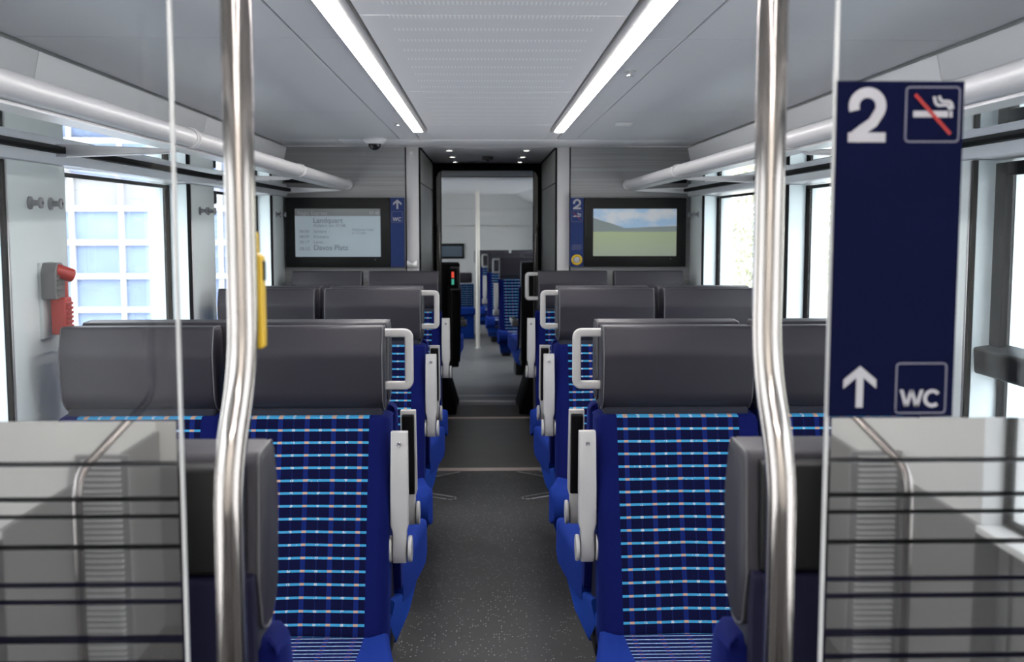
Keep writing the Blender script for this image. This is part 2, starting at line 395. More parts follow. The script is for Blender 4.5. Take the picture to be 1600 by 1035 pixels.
for s, nm in ((-1, 'trim_2'), (1, 'trim_3')):    # cove panels with joints
    def cove(b, s=s):
        for a, c in ((-1.7, 1.195), (1.2, 2.925), (2.93, 4.66), (4.665, YB)):
            prism(b, [(s * 1.160, 1.902), (s * 1.176, 1.828), (s * 1.25, 1.80), (s * 1.27, 1.902)], a, c, 'y')
    struct(make(nm, cove, M['cove'], bevel=0.003, seg=2))
# side walls
PIL = [(1.03, 1.43), (2.72, 3.13), (4.42, 4.83), (6.12, YB)]
WIN = [(-0.4, 1.03), (1.43, 2.72), (3.13, 4.42), (4.83, 6.12)]
ZS, ZT = 0.72, 1.612
for s, side in ((-1, 'left'), (1, 'right')):
    def wall(b, s=s):
        x = sorted((s * 1.19, s * 1.34)); box(b, x[0], x[1], 1.03, YB + .02, 0, ZS)
        x = sorted((s * 1.205, s * 1.34)); box(b, x[0], x[1], -1.7, YB + .02, ZT + .03, 2.0)
        box(b, x[0], x[1], -1.7, -0.4, ZS, ZT + .03)
    struct(make('wall_' + side, wall, M['white_trim']))
for i, (s, side) in enumerate(((-1, 'left'), (1, 'right'))):
    # alu header beam below the rack
    def beam(b, s=s): prism(b, [(s * 1.155, 1.648), (s * 1.168, 1.620), (s * 1.34, ZT), (s * 1.34, 1.648)], -1.7, YB, 'y')
    struct(make('trim_%d' % (4 + i), beam, M['beam'], bevel=0.002, seg=2))
k = 6
for s in (-1, 1):
    for (a, c) in PIL:
        e = sempty('trim_%d' % k, (s * 1.18, a, 0)); k += 1
        def pil(b, s=s, w=c - a):
            prism(b, rpoly([(0, 0.012), (0, w), (s * 0.16, w), (s * 0.16, 0.012)], [0.004, .012, 0, 0], 4), ZS - .35, ZT + .006, 'z')
        make('panel', pil, M['pillar'], e)
        def rev(b, s=s): prism(b, rpoly([(s*.010, 0.0), (s*.010, 0.012), (s * 0.16, 0.012), (s * 0.16, 0.0)], [.002, 0, 0, 0], 3), ZS, ZT + .004, 'z')
        make('reveal_panel', rev, M['cyan'], e)
        def gas(b, s=s): x = sorted((s * -.0015, s * .0095)); box(b, x[0], x[1], -.001, .0115, ZS, ZT + .004)
        make('gasket', gas, M['rubber'], e)
        def wl_(b, s=s): x = sorted((s * -.003, s * .002)); box(b, x[0], x[1], .0125, .022, ZS, ZT + .004)
        make('edge_strip', wl_, M['alu'], e, bevel=.001, seg=1)
for s, side in ((-1, 'left'), (1, 'right')):
    struct(make('wall_vestibule_' + side, lambda b, s=s: (box(b, *sorted((s * 1.19, s * 1.34)), -1.7, -.4, 0, ZS), box(b, *sorted((s * 1.19, s * 1.34)), -.4, 1.03, 0, .12)), M['darkwall']))
for s in (-1, 1):     # lower door leaves of the vestibule
    e = sempty('door_%d' % (3 if s < 0 else 4), (s * 1.25, .315, .12))
    make('leaf_frame', lambda b, s=s: (box(b, *sorted((0, s * .03)), -.715, -.66, 0, .60), box(b, *sorted((0, s * .03)), .66, .715, 0, .60), box(b, *sorted((0, s * .03)), -.03, .03, 0, .60)), M['darkwall'], e, bevel=.003)
    make('lower_panel', lambda b, s=s: box(b, *sorted((s * .012, s * .03)), -.66, .66, 0, .60), M['darkwall'], e)
n = 1
for s in (-1, 1):
    for (a, c) in WIN:
        e = sempty('window_%d' % n, (s * 1.25, (a + c) / 2, ZS)); n += 1
        h = (c - a) / 2; H = ZT - ZS
        def fr(b, s=s, h=h, H=H):
            x = sorted((s * .006, s * 0.030)); t = 0.014
            box(b, x[0], x[1], -h, -h + t, 0, H); box(b, x[0], x[1], h - t, h, 0, H)
            box(b, x[0], x[1], -h + t, h - t, 0, t); box(b, x[0], x[1], -h + t, h - t, H - .012, H)
        make('window_frame', fr, M['rubber'], e, bevel=.003, seg=2)
        make('pane', lambda b, s=s, h=h, H=H: box(b, *sorted((s * .018, s * .024)), -h + .02, h - .02, .02, H - .005), M['glass'], e)
        if s == 1 and abs(a - 1.43) < .01:      # hopper window with protruding transom
            make('transom', lambda b, h=h: prism(b, rpoly([(.02, .365), (-.05, .37), (-.055, .435), (.02, .445)], .008), -h + .02, h + .004, 'y'), M['blackplastic'], e, bevel=.003)
            make('upper_sash', lambda b, h=h, H=H: (box(b, -.018, .0, h - .06, h - .001, .44, H - .004), box(b, -.018, .0, -h + .001, h - .06, H - .035, H - .004)), M['rubber'], e, bevel=.003)
        sb = make('window_sill', lambda b, s=s, h=h: box(b, *sorted((-s * .06, s * .03)), -h, h, -.02, 0.0), M['white_trim'], e, bevel=.003)
# bulkhead
for s, side in ((-1, 'left'), (1, 'right')):
    def bh(b, s=s):
        x = sorted((s * .480, s * 1.30)); box(b, x[0], x[1], YB, YB + .06, 0, 1.905)
    struct(make('wall_bulkhead_' + side, bh, M['lam'], bevel=.002, seg=1))
    def post(b, s=s):
        x = sorted((s * .402, s * .473)); box(b, x[0], x[1], YB - .006, YB + .06, 0, 1.905)
    struct(make('trim_%d' % (20 if s < 0 else 21), post, M['post'], bevel=.003, seg=2))
    def gap(b, s=s):
        x = sorted((s * .473, s * .480)); box(b, x[0], x[1], YB + .01, YB + .06, 0, 1.905)
        x = sorted((s * .394, s * .402)); box(b, x[0], x[1], YB + .002, YB + .06, 0, 1.90)
    struct(make('trim_%d' % (22 if s < 0 else 23), gap, M['rubber']))
    def pw(b, s=s):
        x = sorted((s * .397, s * 1.3)); box(b, x[0], x[1], YB + .06, 8.2, 0, 1.70)
        prism(b, [(YB + .06, 1.706), (8.2, 1.706), (8.2, 1.905), (YB + .06, 1.905)], x[0], x[1], 'x')
    struct(make('wall_passage_' + side, pw, M['lam2'], bevel=.001, seg=1))
    struct(make('trim_%d' % (24 if s < 0 else 25), lambda b, s=s: (box(b, *sorted((s * .399, s * .6)), YB + .06, 8.2, 1.69, 1.72), box(b, *sorted((s*.39, s*.398)), YB+.06, 8.2, 1.899, 1.905)), M['rubber']))
struct(make('ceiling_passage', lambda b: box(b, -1.3, 1.3, YB, 8.3, 1.905, 1.935), M['plain_ceil']))
# black rubber portal frame
def portal(b):
    out = [(-.397, 0), (-.397, 1.905), (.397, 1.905), (.397, 0)]
    o2 = rpoly([(-.345, 0), (-.345, 1.852), (.345, 1.852), (.345, 0)], [0, .03, .03, 0], 5)
    o1 = rpoly([(-.397, 0), (-.397, 1.905), (.397, 1.905), (.397, 0)], [0, .0, .0, 0], 5)
    # left, right, top strips with a rounded inner corner
    box(b, -.397, -.372, 8.2, 8.22, 0, 1.905); box(b, .372, .397, 8.2, 8.22, 0, 1.905); box(b, -.372, .372, 8.2, 8.30, 1.852, 1.905)
    for s in (-1, 1):
        prism(b, [(s * .372, 1.852), (s * .372, 1.80), (s * .360, 1.835), (s * .330, 1.852)], 8.2, 8.28, 'y')
struct(make('trim_26', portal, M['rubber'], bevel=.004, seg=2))
for s in (-1, 1):
    e = sempty('door_%d' % (1 if s < 0 else 2), (s * .36, 8.26, 0))
    make('leaf', lambda b, s=s: box(b, *sorted((-s * .018, s * .25)), -.03, .03, 0.0, 1.85), M['lam2'], e, bevel=.004)
    make('door_gasket', lambda b, s=s: box(b, *sorted((-s * .022, -s * .018)), -.02, .02, 0.0, 1.85), M['rubber'], e)
# sills
for nm, y0, y1, m in (('trim_27', YB - .01, YB + .05, 'sill'), ('trim_28', 8.27, 8.31, 'sill')):
    struct(make(nm, lambda b, y0=y0, y1=y1: (box(b, -.5, .5, y0, (y0 + y1) / 2 - .003, 0, .005), box(b, -.5, .5, (y0 + y1) / 2 + .003, y1, 0, .006)), M[m], bevel=.001, seg=1))
# gangway bridge: ribbed plate, dark gap, ramp of the next car
PV = 9.4; TH = 0.07; DZ = -0.08
def ribs(b):
    box(b, -.5, .5, 8.31, 8.9, -.06, -.004)
    for i in range(14):
        y = 8.33 + i * .041; box(b, -.5, .5, y, y + .022, -.006, .004)
struct(make('floor_bridge', ribs, pm('bridge_plate', (0.075, 0.065, 0.058), 0.45, metal=.4)))
struct(make('floor_ramp', lambda b: (prism(b, [(8.9, -.09), (8.9, -.035), (9.45, -.05), (10.0, DZ + .002), (10.0, DZ - .03)], -.6, .6, 'x')), M['floor3']))
struct(make('trim_29', lambda b: (box(b, -.6, .6, 9.34, 9.375, -.055, -.035), box(b, -.6, .6, 9.82, 9.86, DZ, DZ + .012)), M['alu']))
for s in (-1, 1):
    def bel(b, s=s):
        for i in range(14):
            y = 8.32 + i * .115
            prism(b, [(s * .50, y), (s * .56, y + .055), (s * .50, y + .11), (s * .62, y + .11), (s * .62, y)], -.1, 2.0, 'z')
    struct(make('wall_gangway_' + ('left' if s < 0 else 'right'), bel, M['rubber']))
    struct(make('trim_%d' % (30 if s < 0 else 31), lambda b, s=s: prism(b, [(s * .5, -.05), (s * .235, -.03), (s * .33, .30), (s * .5, .32)], 8.45, 9.3, 'y'), M['rubber'], bevel=.01))
struct(make('ceiling_gangway', lambda b: box(b, -.62, .62, 8.3, 10.0, 1.88, 1.95), M['lam2']))

# ------------------------------------------------------------ next car (angled on a curve)
C2 = dict(loc=(0, PV, DZ), rot=(0, 0, TH))
def L2(x, y, z=0):
    c, s_ = math.cos(TH), math.sin(TH); return (x * c - y * s_, PV + x * s_ + y * c, DZ + z)
struct(make('floor_next_car', lambda b: box(b, -1.3, 1.3, .45, 9, -.1, 0), M['floor3'], **C2))
struct(make('ceiling_next_car', lambda b: (box(b, -.8, .8, .45, 9, 1.95, 2.05), prism(b, [(-1.3, 1.72), (-.8, 1.95), (-.8, 2.05), (-1.3, 2.05)], .45, 9, 'y'), prism(b, [(1.3, 1.72), (.8, 1.95), (.8, 2.05), (1.3, 2.05)], .45, 9, 'y')), M['ceil'], **C2))
for s, side in ((-1, 'left'), (1, 'right')):
    def w2(b, s=s):
        x = sorted((s * 1.23, s * 1.3))
        box(b, x[0], x[1], .45, 9, 0, .75); box(b, x[0], x[1], .45, 9, 1.6, 2.0)
        for a, c in ((.45, .9), (2.2, 2.6), (3.9, 4.3), (5.6, 9)): box(b, x[0], x[1], a, c, .75, 1.6)
    struct(make('wall_next_car_' + side, w2, M['cyan'], **C2))
    struct(make('wall_next_car_front_' + side, lambda b, s=s: box(b, *sorted((s * .56, s * 1.3)), .45, .5, 0, 2.0), M['lam'], **C2))
    for q, (a, c) in enumerate(((.9, 2.2), (2.6, 3.9), (4.3, 5.6))):
        struct(make('window_%d' % n, lambda b, s=s, a=a, c=c: box(b, *sorted((s * 1.24, s * 1.246)), a, c, .75, 1.6), M['glass'], **C2)); n += 1
struct(make('wall_next_car_end', lambda b: (box(b, -1.3, 1.3, 6.2, 6.26, 0, 1.512), box(b, -1.3, 1.3, 6.2, 6.26, 1.518, 1.75), box(b, -1.3, 1.3, 6.27, 6.3, 0, 2.0), prism(b, [(6.2, 1.752), (6.26, 1.752), (6.26, 1.96), (6.14, 1.96)], -1.3, 1.3, 'x')), pm('next_car_endwall', (.56, .555, .55), .5), **C2))

# ------------------------------------------------------------ vestibule behind the camera (reflected in the partition glass)
struct(make('wall_back', lambda b: box(b, -1.3, 1.3, -1.76, -1.7, 0, .60), M['darkwall']))
struct(make('wall_back_upper', lambda b: box(b, -1.3, 1.3, -1.76, -1.7, .60, 2.0), M['lightwall']))

# ================================================================== THINGS
# ceiling light bands
for s, side in ((-1, 'left'), (1, 'right')):
    e = thing('light_band', 'long white glowing light band along the %s side of the perforated ceiling panel' % side, 'light', (s * .342, 1.9, CZ), group=None)
    make('diffuser', lambda b, s=s: box(b, -.0205, .0205, -2.9, 3.58, -.005, .012), M['strip'], e, bevel=.003, seg=2)
    make('housing', lambda b, s=s: (box(b, *sorted((s * .0215, s * .0255)), -2.9, 3.59, -.007, .024), box(b, *sorted((-s * .0215, -s * .041)), -2.9, 3.59, -.0015, .02)), M['alu'], e)
# downlights
for s, side in ((-1, 'left'), (1, 'right')):
    for (y, w) in ((6.78, 'nearest'), (7.42, 'middle'), (8.0, 'farthest')):
        e = thing('downlight', '%s round downlight of the %s three in the passage ceiling' % (w, side), 'light', (s * .232, y, 1.905), group='passage downlights')
        cmake('dl1', 'lens', lambda b: cyl(b, (0, 0, -.004), (0, 0, 1), .020, .006), M['down'], e)
        cmake('dl2', 'rim', lambda b: tube(b, [(.024 * math.cos(t * .2618), .024 * math.sin(t * .2618), -.002) for t in range(24)], .004, 8, True), M['alu'], e)

# --------------------------------------------------------------- seats
HPROF = rpoly([(-.118, 1.199), (-.035, 1.196), (-.022, 1.05), (-.04, .985), (-.085, .972), (-.128, 1.005), (-.141, 1.13)], [.014, .015, .02, .02, .04, .06, .06], 7)
def headrest_bm(b, w=.196):
    c = Vector((-.08, 1.09)); L = []
    for x, sc in ((-w, .93), (-w + .004, .985), (-w + .009, 1.0), (0, 1.004), (w - .009, 1.0), (w - .004, .985), (w, .93)):
        L.append([Vector((x, c.x + (p[0] - c.x) * sc, c.y + (p[1] - c.y) * sc)) for p in HPROF])
    rings(b, L)
def piping_bm(b, s, w=.196):
    c = Vector((-.08, 1.09))
    tube(b, [(s * (w - .003), c.x + (p[0] - c.x) * .985, c.y + (p[1] - c.y) * .985) for p in HPROF], 0.0016, 6, True)
def backrest_bm(b, w=.212):
    prof = rpoly([(-.128, .966), (-.040, .972), (-.035, .86), (-.19, .40), (-.305, .40), (-.300, .46), (-.215, .70)], [.018, .012, .02, .02, .02, .05, .2], 6)
    c = Vector((-.15, .7)); L = []
    for x in (-w, -w + .004, -w + .014, -w + .03, 0, w - .03, w - .014, w - .004, w):
        dx = w - abs(x); d = {0: .014}.get(round(dx, 4), 0)
        f = 0.018 * max(0, 1 - dx / .014) ** 2
        L.append([Vector((x, p[0] + (f if p[0] < c.x + (p[1] - .7) * .4 else -f * .3), p[1] - f * .6 * (1 if p[1] > .9 else 0))) for p in prof])
    # gentle side bolsters
    for r in L:
        for v in r:
            if v.y < -.10 and .45 < v.z < .95: v.y -= .012 * math.exp(-((abs(v.x) - w + .03) / .025) ** 2)
    rings(b, L)
def cushion_bm(b, fl=0.0, w=.212):
    # fl: extra width toward that side at the front edge
    secs = [(-.255, .445, .34), (-.32, .452, .335), (-.42, .458, .335), (-.52, .470, .34), (-.60, .484, .35), (-.66, .480, .365), (-.695, .462, .385), (-.708, .43, .40)]
    L = []
    for (y, zt, zb) in secs:
        t = min(1, max(0, (-.255 - y) / .35)); a = -w - (max(0, -fl) * t); c = w + (max(0, fl) * t)
        if y < -.69: a += .012; c -= .012
        pr = rpoly([(a, zb), (a - 0.0, zt + .012), (a + .05, zt), (c - .05, zt), (c, zt + .012), (c, zb)], [.012, .02, .03, .03, .02, .012], 4)
        L.append([Vector((p[0], y, p[1])) for p in pr])
    rings(b, L)
def skirt_bm(b, fl=0.0, w=.206):
    L = []
    for (y, zt, zb) in ((-.05, .42, .33), (-.25, .37, .22), (-.45, .37, .24), (-.64, .39, .31)):
        t = min(1, max(0, (-.2 - y) / .4)); a = -w - (max(0, -fl) * t) * .95; c = w + (max(0, fl) * t) * .95
        pr = rpoly([(a + .02, zb), (a, zt), (c, zt), (c - .02, zb)], .012, 3)
        L.append([Vector((p[0], y, p[1])) for p in pr])
    rings(b, L)
def seat(label, x, y, away=False, aisle=0, handle=False, arm=None, group='', z=0, rz=0, shell='std', plain=False):
    """aisle: +1/-1 world side on which the aisle lies, 0 for window seats"""
    e = thing('train_seat', label, 'seat', (x, y, z), (math.pi if away else 0) + rz, group)
    a = aisle * (-1 if away else 1)
    cmake('head', 'headrest', headrest_bm, M['leather'], e, smooth=60)
    hr = e.children[0]
    for s in (-1, 1): cmake('pip%d' % s, 'piping', lambda b, s=s: piping_bm(b, s), M['piping'], hr)
    cmake('neck', 'neck_panel', lambda b: (box(b, -.19, .19, -.105, -.03, .955, .99)), M['neck'], e, bevel=.01)
    cmake('backrest', 'backrest', backrest_bm, M['back'], e, smooth=60)
    cmake('cush%d' % a, 'seat_cushion', lambda b: cushion_bm(b, .05 * a), M['cush'], e, smooth=60)
    cmake('skirt%d' % a, 'seat_base', lambda b: skirt_bm(b, .05 * a), M['velvet'], e, smooth=50)
    if shell == 'black':
        cmake('bshell', 'back_shell', lambda b: prism(b, rpoly([(-.03, 1.185), (-.004, 1.185), (-.004, .30), (-.20, .28), (-.20, .40), (-.03, .86)], .01, 3), -.2, .2, 'x'), M['blackplastic'], e, bevel=.012)
    else:
        cmake('shelltop', 'back_shell', lambda b: prism(b, rpoly([(-.04, 1.188), (-.010, 1.185), (-.004, 1.06), (-.03, 1.06)], .008, 3), -.180, .180, 'x'), M['blackplastic'], e, bevel=.006)
        cmake('shelllow', 'back_panel', lambda b: prism(b, rpoly([(-.03, 1.058), (-.004, 1.058), (-.004, .30), (-.18, .28), (-.20, .38), (-.028, .86)], .01, 3), -.19, .19, 'x'), M['navyshell'], e, bevel=.008)
    cmake('frame%d' % a, 'pedestal', lambda b: (box(b, -.05, .05, -.36, -.12, .0, .30), box(b, -.19, .19, -.40, -.06, .24, .335)), M['blackplastic'], e, bevel=.012)
    if handle:
        def hb(b, s=a):
            x0, x1 = .188, .258
            pts = smooth_path([(s * x0, -.07, 1.178), (s * x1, -.07, 1.178), (s * x1, -.07, 1.040), (s * x0, -.07, 1.040)], .014, 5)
            loops = []
            L = []
            for i, p in enumerate(pts):
                d = (pts[min(i + 1, len(pts) - 1)] - pts[max(i - 1, 0)]).normalized(); nn = Vector((d.z, 0, -d.x)) ; q = []
                for (u, v) in rpoly([(-.011, -.010), (.011, -.010), (.011, .010), (-.011, .010)], .005, 3): q.append(p + nn * u + Vector((0, v, 0)))
                L.append(q)
            rings(b, L)
        cmake('handle%d' % a, 'grab_handle', hb, M['handle'], e)
    if arm:
        s = a; xc = s * .238
        ar = cmake('arm_%s%d' % (arm, s), 'armrest', (lambda b: arm_up(b, xc)) if arm == 'up' else (lambda b: arm_down(b, xc)), M['arm'], e, bevel=.003, seg=2)
        cmake('armpad_%s%d' % (arm, s), 'arm_pad', (lambda b: prism(b, rpoly([(-.135, .925), (-.158, .925), (-.185, .69), (-.16, .69)], .008), xc - .017, xc + .017, 'x')) if arm == 'up' else (lambda b: prism(b, rpoly([(-.2, .652), (-.50, .650), (-.50, .665), (-.2, .667)], .005), xc - .017, xc + .017, 'x')), M['black'], ar, bevel=.004)
        for q, dx in enumerate((-.030, .021)):
            cmake('armhub%d_%d' % (s, q), 'arm_hub', lambda b, dx=dx: cyl(b, (xc + dx, -.178, .634), (1, 0, 0), .034, .010, 32), M['arm'], ar, bevel=.003, seg=2)
        if arm == 'up': cmake('armscrew%d' % s, 'screw', lambda b: (tube(b, [(xc + .0045 * math.cos(t * .5236), -.1838, .905 + .0045 * math.sin(t * .5236)) for t in range(12)], .0013, 6, True), cyl(b, (xc, -.181, .905), (0, -1, 0), .0022, .003, 10)), M['chrome'], ar)
    return e
def arm_up(b, xc):
    # white channel in front of the black pad, tapering to the hub
    def sec(z, w, y0, y1):
        return [Vector((xc + p[0], p[1], z)) for p in rpoly([(-w, y0), (w, y0), (w, y1), (-w, y1)], .005, 3)]
    rings(b, [sec(.935, .0215, -.178, -.150), sec(.80, .0228, -.190, -.160), sec(.700, .0232, -.198, -.165), sec(.680, .0175, -.200, -.160), sec(.625, .0175, -.205, -.155), sec(.602, .0175, -.198, -.165)])
def arm_down(b, xc):
    prism(b, rpoly([(-.16, .602), (-.16, .66), (-.52, .655), (-.525, .625), (-.2, .602)], .01), xc - .020, xc + .020, 'x')

XA, XW = .477, .906
C0, C1, C2_, C3 = 1.235, 2.955, 4.64, 6.37
rows = [
 ('A', C0, True,  None, 'seat seen from behind next to the %s glass screen'),
 ('B', C1, False, 'up', 'seat facing the camera in the nearest row on the %s'),
 ('C', C1, True,  'up', 'seat backing onto the nearest facing row on the %s'),
 ('D', C2_, False, 'up', 'seat facing the camera in the middle row on the %s'),
 ('E', C2_, True, 'up', 'seat backing onto the middle facing row on the %s'),
 ('F', C3, False, 'up', 'seat against the grey bulkhead in the far row on the %s'),
]
for r, C, away, arm, txt in rows:
    for s, side in ((-1, 'left'), (1, 'right')):
        hnd = (r in 'BD') or (r == 'F' and s > 0)
        base = txt % side
        seat('grey-headed blue plaid aisle ' + base, s * XA, C, away, -s, hnd, arm, 'blue plaid seats in the main car')
        seat('grey-headed blue plaid window-side ' + base, s * XW, C, away, 0, False, None, 'blue plaid seats in the main car')
# next car seats
g2 = 'seats in the next car beyond the passage'
for s, side in ((-1, 'left'), (1, 'right')):
    seat('black-backed seat seen from behind just past the gangway, %s of the aisle' % side, *L2(.555 if s > 0 else -.40, .62)[:2], True, -s, False, 'down', g2, DZ, TH, 'black')
    seat('black-backed seat seen from behind just past the gangway, beside the %s window' % side, *L2(1.0 if s > 0 else -.84, .62)[:2], True, 0, False, None, g2, DZ, TH, 'black')
for i, (ly, w) in enumerate(((2.2, 'nearest'), (3.85, 'middle'), (5.4, 'farthest'))):
    seat('%s of the three blue aisle seats facing the camera in the next car' % w, *L2(XA, ly)[:2], False, -1, True, 'up', g2, DZ, TH)
    seat('%s of the three blue window seats facing the camera in the next car' % w, *L2(XW, ly)[:2], False, 0, False, None, g2, DZ, TH)
def tipup():
    px = -0.345; py = 15.25
    e = thing('folding_seat', 'small blue seat with grey headrest standing alone by the far end wall', 'seat', (px, py, DZ), TH, g2)
    make('headrest', lambda b: box(b, -.15, .15, -.09, 0, .74, .88), M['leather'], e, bevel=.02)
    make('backrest', lambda b: prism(b, rpoly([(-.10, .73), (-.02, .73), (-.06, .36), (-.16, .36)], .02), -.17, .17, 'x'), M['back'], e, bevel=.012)
    make('seat_cushion', lambda b: box(b, -.17, .17, -.45, -.08, .33, .42), M['velvet'], e, bevel=.02)
    make('pedestal', lambda b: box(b, -.16, .16, -.36, -.05, .0, .33), M['velvet'], e, bevel=.01)
    make('grab_handle', lambda b: tube(b, smooth_path([(-.15, -.05, .86), (-.20, -.05, .86), (-.20, -.05, .76), (-.15, -.05, .76)], .01), .010, 8), M['handle'], e)
tipup()
e = thing('grab_pole', 'slim pale pole with two yellow bands in the next car', 'pole', L2(.145, 3.0 , 0)) ; e.location = (-.105, 13.75, DZ)
make('tube', lambda b: tube(b, [(0, 0, 0), (0, 0, 1.95)], .024, 16), pm('cream_pole', (.75, .70, .64), .3, metal=.3), e)
for z in (1.385, 1.33): make('yellow_band', lambda b, z=z: cyl(b, (0, 0, z), (0, 0, 1), .0215, .022, 16), M['yellow'], e)
make('base_flange', lambda b: cyl(b, (0, 0, 0), (0, 0, 1), .04, .012, 20), M['alu'], e)
e = thing('wall_monitor', 'dark monitor on the end wall of the next car', 'monitor', L2(-.10, 6.198, 0))
e.rotation_euler.z = TH
make('housing', lambda b: box(b, -.23, .23, -.03, 0, 1.06, 1.27), M['blackplastic'], e, bevel=.004)
make('screen', lambda b: box(b, -.18, .2, -.032, -.029, 1.09, 1.235), pm('dark_lcd', (.10, .13, .17), .2), e)
e = thing('class_sign', 'small blue class 2 sign beside the far monitor', 'sign', L2(-.4, 6.19, 0)); e.rotation_euler.z = TH
make('plate', lambda b: box(b, -.06, .06, -.012, 0, 1.06, 1.29), M['signblue'], e)
text('2', .1, M['ink'], 'numeral', e, (-.045, -.013, 1.20), .03)
e = thing('ticket_validator', 'small black ticket device with red and green lamps by the next car entrance', 'ticket machine', (-.285, 9.60, DZ))
make('housing', lambda b: box(b, -.045, .03, -.02, .04, 0.99, 1.16), M['blackplastic'], e, bevel=.006)
make('column', lambda b: box(b, -.06, -.02, 0, .04, 0, 1.0), M['blackplastic'], e)
make('red_lamp', lambda b: box(b, -.02, .0, -.024, -.02, 1.08, 1.13), emis('red_lamp', (1, .1, .06), .8), e)
make('green_lamp', lambda b: box(b, -.02, .0, -.024, -.02, 1.02, 1.07), emis('green_lamp', (.1, .7, .5), .5), e)
make('guard', lambda b: tube(b, smooth_path([(-.03, -.03, 1.17), (.045, -.03, 1.17), (.045, -.03, .98), (-.03, -.03, .98)], .01), .006, 8), M['handle'], e)

# --------------------------------------------------------------- luggage racks
for s, side in ((-1, 'left'), (1, 'right')):
    e = thing('luggage_rack', 'long overhead luggage rack with glass shelf along the %s wall' % side, 'luggage rack', (s * .81, 0, 1.689))
    def rt(b, s=s):
        tube(b, [(0, -1.5, 0), (0, 6.0, 0), (0, YB - .02, 0)], .0235, 24)
    make('front_tube', rt, M['tube'], e, smooth=60)
    make('lip', lambda b, s=s: prism(b, [(s * .004, -.022), (s * .020, -.014), (s * .050, -.030), (s * .048, -.034), (s * .004, -.030)], -1.5, YB - .01, 'y'), M['alu'], e)
    make('glass_shelf', lambda b, s=s: box(b, *sorted((s * .045, s * .362)), -1.5, YB - .01, -.034, -.028), M['shelfglass'], e)
    make('back_gasket', lambda b, s=s: box(b, *sorted((s * .322, s * .344)), -1.5, YB - .01, -.043, -.034), M['rubber'], e)
    for y in (1.25, 3.03, 4.80, YB - .03):
        def rg(b, s=s, y=y):
            for dy in (-.014, .014):
                tube(b, [(.0255 * math.cos(t * .2618), y + dy, .0255 * math.sin(t * .2618)) for t in range(24)], .0028, 6, True)
            cyl(b, (0, y - .012, 0), (0, 1, 0), .0252, .024)
        make('ring', rg, M['tube'], e)
        make('bracket', lambda b, s=s, y=y: prism(b, [(s * .0, -.024), (s * .05, -.040), (s * .36, -.052), (s * .36, -.034), (s * .02, -.020)], y - .022, y + .022, 'y'), M['tube'], e, bevel=.004)
# wall slots / coat hooks
def hook(x, y, z, s, label):
    e = thing('coat_hook', label, 'coat hook', (x, y, z), group='coat hooks on the window pillars')
    def f(b):
        pr = [(0, .017), (.006, .017), (.010, .008), (.030, .007), (.034, .014), (.041, .0145), (.043, .010)]
        tube(b, [(-s * a * .78, 0, 0) for a, r in pr], [r for a, r in pr], 20)
    make('knob', f, M['hookgrey'], e, smooth=50)
    make('screw_cap', lambda b: cyl(b, (-s * .0334, 0, 0), (-s, 0, 0), .004, .001, 12), M['groove'], e)
for s, side in ((-1, 'left'), (1, 'right')):
    for (a, c), w in zip(PIL, ('first', 'second', 'third', 'fourth')):
        if s < 0 and w == 'first': continue
        if s > 0 and w == 'first': continue
        ys = (a + .155, a + .29) if w != 'fourth' else (a + .12, a + .25)
        for y, p in zip(ys, ('nearer', 'farther')):
            nm = {'second': 'nearest visible', 'third': 'middle', 'fourth': 'farthest'}[w]
            hook(s * 1.18, y, 1.514, s, 'grey metal coat hook, %s of two on the %s pillar of the %s wall' % (p, nm, side))
# emergency hammer
e = thing('emergency_hammer', 'red emergency hammer in grey holder on the left window pillar', 'hammer', (-1.18, 2.945, 1.17))
make('backplate', lambda b: box(b, -.002, .010, -.035, .055, -.01, .19), pm('clear_backplate', (.62, .66, .65), .2), e, bevel=.003)
def hold(b): prism(b, rpoly([(-.045, .095), (-.045, .165), (-.03, .19), (.005, .19), (.03, .175), (.03, .095)], [.006, .012, .012, .01, .01, .004]), .010, .048, 'x')
hh = make('holder', hold, M['hgrey'], e, bevel=.006)
make('grip_rib', lambda b: [box(b, .046, .051, -.035, .005, .105 + i * .012, .110 + i * .012) for i in range(5)], M['hgrey'], hh, bevel=.001, seg=1)
make('hammer_head', lambda b: (cyl(b, (.036, -.018, .172), (0.7, .6, -.35), .018, .052, 20)), M['hred'], e, bevel=.005)
def grip(b):
    prism(b, rpoly([(-.016, 0.0), (.034, 0.0), (.034, .098), (-.016, .098)], .006), .022, .060, 'x')
    box(b, .03, .052, .02, .034, .09, .15)
hg = make('hammer_handle', grip, M['hred'], e, bevel=.004)
make('tooth', lambda b: [prism(b, [(-.010, .008 + i * .012), (.026, .006 + i * .012), (.026, .013 + i * .012), (-.010, .012 + i * .012)], .060, .066, 'x') for i in range(7)], M['hred'], hg)
# black latch box at the second left window, small dark slots in the beam
tag(make('blind_latch', lambda b: box(b, -.02, .02, -.05, .05, -.055, 0), M['blackplastic'], bevel=.005, loc=(-1.225, 4.93, 1.605)), 'small black latch box at the top of the second left window', 'latch')

